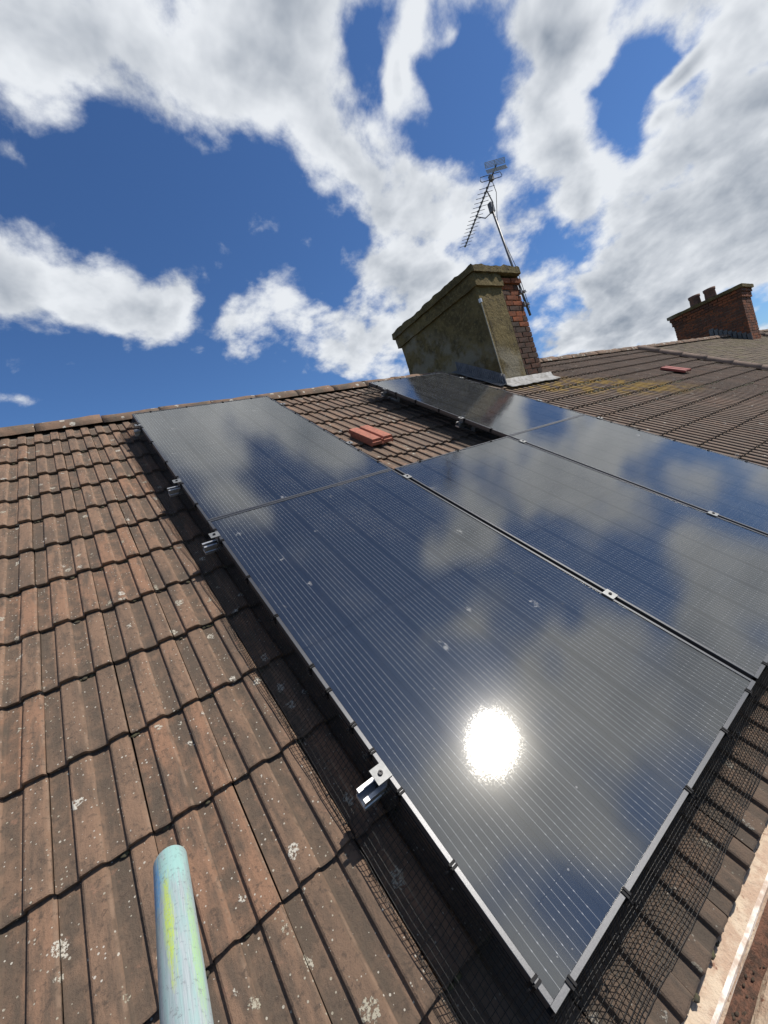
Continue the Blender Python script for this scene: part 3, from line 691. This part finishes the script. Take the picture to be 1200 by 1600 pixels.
# ------------------------------------------------------------------ near chimney
CB = ORG.z + 1.55; CT_ = ORG.z + 3.36
ch = empty('chimney_stack', Matrix.Translation(((CHX0 + CHX1) / 2, (CHY0 + CHY1) / 2, CB)), label='near rendered chimney covered in olive lichen with exposed red bricks', cat='chimney')
MB().box(CHX0 + .02, CHX1 - .012, CHY0 + .012, CHY1 - .02, CB, CT_ - .16).build('brick_core', M_MORTAR, ch)
def rough_box(name, x0, x1, y0, y1, z0, z1, material, parent, amp=.012, step=.06, freq=4):
    bm = bmesh.new(); m = MB().box(x0, x1, y0, y1, z0, z1); vv = [bm.verts.new(p) for p in m.v]
    for f in m.f: bm.faces.new([vv[i] for i in f])
    bmesh.ops.recalc_face_normals(bm, faces=bm.faces)
    for ax in range(3):
        lo, hi = ((x0, x1), (y0, y1), (z0, z1))[ax]; n = max(1, int((hi - lo) / step))
        for i in range(1, n):
            no = Vector([1 if k == ax else 0 for k in range(3)]); co = no * (lo + (hi - lo) * i / n)
            bmesh.ops.bisect_plane(bm, geom=bm.verts[:] + bm.edges[:] + bm.faces[:], plane_co=co, plane_no=no)
    bmesh.ops.recalc_face_normals(bm, faces=bm.faces); bm.normal_update()
    for v in bm.verts:
        d_ = noise.fractal(v.co * freq, .8, 2.1, 4) * amp
        v.co += v.normal * d_
    me = bpy.data.meshes.new(name); bm.to_mesh(me); bm.free(); me.shade_smooth(); me.set_sharp_from_angle(angle=.7)
    return link(name, me, parent, material)
XB = CHX0 + .50                 # render ends here on the front face
rn = rough_box('render_coat', CHX0 - .004, CHX0 + .05, CHY0 - .006, CHY1, CB, CT_ - .20, M_RENDER, ch, .010)
rough_box('render_coat', CHX0 + .052, XB, CHY0 - .008, CHY0 + .05, CB, CT_ - .24, M_RENDER, ch, .008)
rough_box('render_coat', CHX0 + .052, CHX1, CHY1 - .05, CHY1 + .004, CB, CT_ - .20, M_RENDER, ch, .010)
# oversailing head
rough_box('corbel_band', CHX0 - .04, XB + .01, CHY0 - .045, CHY1 + .04, CT_ - .26, CT_ - .095, M_RENDER, ch, .022, .05, 6)
rough_box('cap_slab', CHX0 - .072, CHX1 + .035, CHY0 - .075, CHY1 + .07, CT_ - .093, CT_, M_RENDER, ch, .022, .05, 7)
rough_box('flaunching', CHX0 + .06, CHX1 - .06, CHY0 + .06, CHY1 - .06, CT_ - .005, CT_ + .05, M_RENDER, ch, .02)
m = MB(); m.tube([(CHX0 - .004, CHY0 - .010, CT_ - .46), (CHX0 - .002, CHY0 - .010, CB + .27)], .007, 6); m.build('corner_bead', simple('pale_bead', (.34, .31, .24), .7, 0, 40, (.22, .2, .14)), ch)
m = MB(); m.box(CHX0 - .014, CHX0 + .014, CHY0 - .022, CHY0 + .012, CT_ - .47, CT_ - .42); m.build('bead_clip', M_ALU, ch)
# bricks on the right part of the front and on the right side
BL, BH, BT, J = .215, .065, .05, .010
brick_me = {}
def brick_mesh(L, D, seed):
    key = (round(L, 3), round(D, 3), seed)
    if key not in brick_me:
        me = bevel_box(0, L, 0, D, 0, BH, .004); rng = random.Random(seed)
        for v in me.vertices: v.co += Vector((rng.uniform(-.002, .002), rng.uniform(-.004, .003), rng.uniform(-.002, .002)))
        brick_me[key] = me
    return brick_me[key]
def put_brick(L, D, seed, M_, orange):
    me = brick_mesh(L, D, seed)
    key = (me.name, orange)
    if key not in brick_me:
        c = me.copy(); c.materials.clear(); c.materials.append(M_BRICKO if orange else M_BRICK); brick_me[key] = c
    return link('brick', brick_me[key], ch, None, M_)
rng = random.Random(5); z = CB + .10; row = 0
while z < CT_ - .17:
    oz = z > CT_ - .27; proud = .035 if oz else 0
    edge_ = XB + .012 + rng.uniform(-.03, .03) * 0
    x = CHX1 + proud; first = row % 2
    while x > edge_ + .04:
        L = min((.1025 if first else BL), x - edge_); first = 0
        fr_z = (z - CB) / (CT_ - CB)
        oran = (fr_z > .48 and rng.random() < (.34 if fr_z > .6 else .15))
        put_brick(L, .07 + proud, rng.randrange(4), Matrix.Translation((x - L, CHY0 - .002 - proud + rng.uniform(-.004, .003), z)), oran)
        x -= L + J
    # right side: bricks turned a quarter
    y = CHY0 + (.08 if row % 2 else .0) + .08
    while y < CHY1 - .05:
        L = min(BL, CHY1 - .02 - y)
        put_brick(L, .07 + proud, rng.randrange(4), Matrix.Translation((CHX1 + .002 + proud, y, z)) @ Matrix.Rotation(math.pi / 2, 4, 'Z'), rng.random() < .2)
        y += L + J
    z += BH + J; row += 1
m = MB(); m.lathe([(.135, -.02), (.13, .10), (.145, .12), (.145, .15), (.105, .15), (.10, -.02)], 28, Matrix.Translation((CHX0 + .46, CHY0 + .85, CT_ + .0)))
tag(m.build('chimney_pot', M_POT, None, smooth=True), label='low round pot just showing over the near chimney head', cat='chimney pot')
# lead work
def on_roof(x, y, dz=0):  # world z of the tile surface
    return ORG.z + (y - ORG.y) * math.tan(PITCH) + TW / math.cos(PITCH) + dz
fl = MB(); ys = [CHY0 - .06 + (RY + .02 - CHY0) * i / 24 for i in range(25)]
for i in range(24):
    a, b = ys[i], ys[i + 1]
    vs = []
    for y in (a, b):
        k = noise.noise(Vector((y * 6, 1, 1))) * .01
        vs += [(CHX0 - .16, y, on_roof(0, y, .012 + k)), (CHX0 - .03, y, on_roof(0, y, .03 + k)), (CHX0 - .018, y, on_roof(0, y, .16 + k))]
    fl.add(vs, [(0, 1, 4, 3), (1, 2, 5, 4)])
fo = fl.build('lead_flashing', M_LEAD, ch, smooth=True); 
sol = fo.modifiers.new('thick', 'SOLIDIFY'); sol.thickness = .006
ap = MB(); nx, ny = 24, 8; vs = []; fs = []
for j in range(ny + 1):
    for i in range(nx + 1):
        x = CHX0 - .05 + (CHX1 - CHX0 + .22) * i / nx; q = j / ny; y = CHY0 - .135 + q * .125
        y += noise.noise(Vector((x * 5, 3, 1))) * .025 * (1 - q)
        vs.append((x, y, on_roof(0, y, .012 + .014 * q + noise.noise(Vector((x * 14, y * 14, 2))) * .008) + (.05 if j == ny else 0)))
for j in range(ny):
    for i in range(nx): a = j * (nx + 1) + i; fs.append((a, a + 1, a + nx + 2, a + nx + 1))
ap.add(vs, fs); ao = ap.build('lead_apron', M_LEADB, ch, smooth=True); sol = ao.modifiers.new('thick', 'SOLIDIFY'); sol.thickness = .005
# ---- television antenna on its mast
MX, MY = CHX1 + .072, ORG.y + 2.925
an = empty('television_antenna', Matrix.Translation((MX, MY, ORG.z + 2.72)), label='television antenna on a leaning metal mast strapped to the near chimney', cat='antenna')
m = MB(); m.tube([(MX + .01, MY, ORG.z + 2.70), (MX + .005, MY + .05, ORG.z + 3.4), (MX - .0, MY + .11, ORG.z + 4.37)], .0165, 10); m.build('mast', M_ANT, an, smooth=True)
for z in (2.86, 3.04):
    m = MB(); m.tube([(MX - .14, MY + .03, ORG.z + z), (MX + .06, MY - .01, ORG.z + z)], .007, 6); m.tube([(MX - .02, MY - .05, ORG.z + z), (MX + .03, MY + .05, ORG.z + z)], .006, 6)
    m.box(MX - .09, MX - .075, MY - .03, MY + .08, ORG.z + z - .03, ORG.z + z + .03); m.box(MX - .025, MX + .03, MY - .028, MY + .05, ORG.z + z - .012, ORG.z + z + .012); m.build('wall_bracket', M_GALV, an)
Z4 = ORG.z + 4.42
P0 = Vector((4.78, ORG.y + 2.55, Z4 + .02)); P1 = Vector((5.63, ORG.y + 3.95, Z4)); bd = (P1 - P0).normalized(); sd = bd.cross(Vector((0, 0, 1))).normalized(); up = sd.cross(bd)
m = MB(); m.tube([P0 - bd * .03, P1], .011, 6); bo = m.build('boom', M_ANT, an)
for k in range(15):
    s_ = .22 + (1 - .22) * k / 14; c = P0.lerp(P1, s_); hl = .115 - .022 * s_
    m = MB(); m.tube([c - sd * hl + up * .012, c + sd * hl + up * .012], .0038, 5); m.box(c.x - .012, c.x + .012, c.y - .012, c.y + .012, c.z - .006, c.z + .018); m.build('director', M_ANT, an)
c = P0.lerp(P1, .11); hl = .15
loop = [c - sd * hl * .9 - up * .02, c - sd * hl, c - sd * hl * .9 + up * .045, c + sd * hl * .9 + up * .045, c + sd * hl, c + sd * hl * .9 - up * .02, c - sd * hl * .9 - up * .02]
m = MB(); m.tube(loop, .005, 6, False); m.box(c.x - .025, c.x + .025, c.y - .025, c.y + .025, c.z - .035, c.z + .03); m.build('dipole', M_ANT, an)
for sg in (-1, 1):
    m = MB(); base = P0 + bd * .0
    n_ = (up * sg + (-bd if False else bd) * -.35).normalized()
    for q in range(5):
        cc = base + n_ * (.015 + .014 * q); m.tube([cc - sd * .135, cc + sd * .135], .004, 5)
    for s_ in (-.13, 0, .13): m.tube([base + n_ * .02 + sd * s_, base + n_ * .072 + sd * s_], .004, 5)
    m.build('reflector', simple('reflector_metal', (.42, .41, .39), .45, .6), an)
top = Vector((MX, MY + .11, ORG.z + 4.34)); b1 = P0.lerp(P1, .24) ; b2 = P0.lerp(P1, .56)
m = MB(); m.tube([b1, b1.lerp(top, .5) + Vector((.02, -.03, -.07)), top + Vector((0, 0, -.06)), b2.lerp(top, .5) + Vector((0, 0, -.09)), b2], .008, 6); m.build('cradle', M_ANT, an)
m = MB(); m.box(top.x - .03, top.x + .03, top.y - .03, top.y + .03, top.z - .07, top.z + .06); m.build('mast_clamp', M_ANT, an)
m = MB(); cpts = [c + up * -.02, c + sd * .09 + Vector((0, 0, -.10)) + bd * .15, top + sd * .05 + Vector((0, 0, -.12)), top + Vector((.02, 0, -.3)), (MX + .022, MY + .01, ORG.z + 3.4), (MX + .03, MY - .01, ORG.z + 2.8)]
m.tube(cpts, .0042, 6); m.build('cable', M_CABLE, an)

# ------------------------------------------------------------------ half-round bonding lines, neighbour's roof and chimney
def half_round(u, label):
    hr = empty('half_round_line', RF(u, 0, TW), label=label, cat='clay capping', group='half-round capping lines')
    me = None
    for k in range(10):
        if me is None:
            vs = []; fs = []
            for i in range(4):
                y = .46 * i / 3; r0 = .086 if i else .092
                for q in range(13):
                    a = math.pi * q / 12; vs.append((math.cos(a) * r0, y, math.sin(a) * r0 * .85 - .01 - (.008 * i / 3)))
            for i in range(3):
                for q in range(12): fs.append((i * 13 + q, i * 13 + q + 1, i * 13 + q + 14, i * 13 + q + 13))
            fs.append(tuple(range(13)))
            me = MB().add(vs, fs).mesh('capping_tile', True); me.materials.append(M_HALF)
        link('capping_tile', me, hr, None, RF(u, -.16 + k * .435, TW + .012))
half_round(UR + .02, 'long half-round clay capping between the brown tiles and the next roof')
nb = empty('neighbouring_house', Matrix.Translation((14, RY, 0)), label='neighbouring house with a mossy plain tiled roof beyond the clay capping', cat='house')
UN = 24.0
MB().box(UR + .02, UN, EY + .32, 2 * RY - EY - .32, 0, ORG.z - .36).build('wall', M_WALLB, nb)
nroof = MB().extrude(prof, UR + .02, UN).build('roof', M_DECK, nb)
MB().extrude([(rid.y, rid.z + .07), (2 * RY - eave.y, eave.z + .07), (2 * RY - eave.y, eave.z + .03), (rid.y, rid.z + .03)], UR + .02, UN).build('rear_slope', M_PLAIN, nb)
m = MB(); rng = random.Random(3)
for j in range(43):
    u = UR + .06 + (.083 if j % 2 else 0); v = -.17 + j * .1015
    while u < UN - .1:
        w0 = TW - .02 + rng.uniform(-.003, .003)
        L = Matrix.Translation((u, v, w0)) @ Matrix.Rotation(-.045 + rng.uniform(-.015, .015), 4, 'X')
        m.box(0, .161, 0, .15, -.012, 0, L); u += .1645
me = m.mesh('plain_tiles', fix=False)
tag(link('plain_tiles', me, nroof, M_PLAIN, ROOF), kind='stuff', label='small mossy plain tiles')
x = UR + .1; k = 0
while x < UN - .3:
    if not (15.3 < x < 16.4): link('ridge_tile', RM[k % 5], nroof, None, Matrix.Translation((x, RY, RZ - .005)))
    x += .455; k += 1
hr2 = half_round(17.3, 'short half-round clay capping beside the far brick chimney')
CX0, CX1, CY0, CY1 = 15.6, 16.46, ORG.y + 3.10, ORG.y + 4.80; ZB, ZT = ORG.z + 1.7, ORG.z + 3.46
c2 = empty('chimney_stack', Matrix.Translation(((CX0 + CX1) / 2, (CY0 + CY1) / 2, ZB)), label='far red brick chimney with two round pots on the neighbouring roof', cat='chimney')
MB().box(CX0 + .012, CX1 - .012, CY0 + .012, CY1 - .012, ZB, ZT - .08).build('brick_core', M_MORTAR, c2)
m = MB(); z = ZB; row = 0; rng = random.Random(9); rid_ = []
while z < ZT - .10:
    pr_ = .0
    if z > ZT - .34: pr_ = .03
    if z > ZT - .25: pr_ = .055
    a0 = (.11 if row % 2 else 0)
    for face in range(4):
        L0, L1 = ((CX0, CX1), (CX0, CX1), (CY0, CY1), (CY0, CY1))[face]
        t_ = L0 - pr_; first = True
        while t_ < L1 + pr_ - .03:
            L = BL if not (first and row % 2) else .1025; first = False; L = min(L, L1 + pr_ - t_); q = rng.uniform(-.004, .004)
            if face == 0: m.box(t_, t_ + L, CY0 - pr_ + q, CY0 + .06, z, z + BH)
            if face == 1: m.box(t_, t_ + L, CY1 - .06, CY1 + pr_ + q, z, z + BH)
            if face == 2: m.box(CX0 - pr_ + q, CX0 + .06, t_ + .001, t_ + L - .001, z + .001, z + BH - .001)
            if face == 3: m.box(CX1 - .06, CX1 + pr_ + q, t_ + .001, t_ + L - .001, z + .001, z + BH - .001)
            rid_.append(rng.random()); t_ += L + J
    z += BH + J; row += 1
me = m.mesh('bricks', fix=False); at = me.attributes.new('rnd', 'FLOAT', 'FACE')
for i in range(len(me.polygons)): at.data[i].value = rid_[i // 6]
tag(link('bricks', me, c2, M_BRICK2), kind='stuff', label='courses of weathered red brick')
rough_box('cap_slab', CX0 - .10, CX1 + .10, CY0 - .10, CY1 + .10, ZT - .09, ZT, M_RENDER, c2, .012)
m = MB(); m.box(CX0 - .02, CX0 - .006, CY0 - .02, RY + .1, ZB, ZB + .02)
for i in range(9):
    y = CY0 + .02 + i * .075 * 1.3; zz = on_roof(0, y); m.box(CX0 - .016, CX0 - .003, y - .03, y + .085, zz - .05, zz + .17)
m.build('stepped_flashing', M_LEAD, c2)
for (py, h_, lab) in ((4.24, .36, 'left of two round clay pots on the far chimney'), (3.85, .36, 'right of two round clay pots on the far chimney')):
    m = MB(); m.lathe([(.15, 0), (.135, h_ * .75), (.15, h_ * .8), (.155, h_), (.12, h_), (.11, 0)], 24)
    o = m.build('chimney_pot', M_POT, None, Matrix.Translation((CX0 + .40, ORG.y + py, ZT - .015)), True); tag(o, label=lab, cat='chimney pot', group='pots on the far chimney')

# ------------------------------------------------------------------ scaffold tube poking in at lower left
TIP = Vector((-.4481, ORG.y + .262, ORG.z + .4826)); td = Vector((.03, 1, .03)).normalized()
Mt = Matrix.Translation(TIP) @ Vector((0, 1, 0)).rotation_difference(td).to_matrix().to_4x4()
scf = empty('scaffold_tube', Mt, label='galvanised scaffold tube smeared with blue and green paint above the tiles', cat='scaffold tube')
m = MB(); ro, ri, TL = .02415, .0202, 1.5
m.lathe([(ri, -TL), (ro, -TL), (ro, -.9), (ro, -.5), (ro, -.2), (ro, -.0035), (ro - .0012, -.0006), (ro - .003, 0), (ri, -.0015), (ri, -.2), (ri, -TL)], 40, Matrix.Rotation(-math.pi / 2, 4, 'X') )
m.build('tube', M_POLE, scf, Mt, True)
J0 = Mt @ Vector((0, -1.25, 0))
m = MB(); m.tube([(J0.x + .052, J0.y, 0), (J0.x + .052, J0.y, J0.z + .35)], .02415, 20); m.build('standard', M_GALV, scf, smooth=True)
m = MB(); m.box(J0.x - .034, J0.x + .086, J0.y - .034, J0.y + .034, J0.z - .034, J0.z + .034); m.build('coupler', M_GALV, scf)
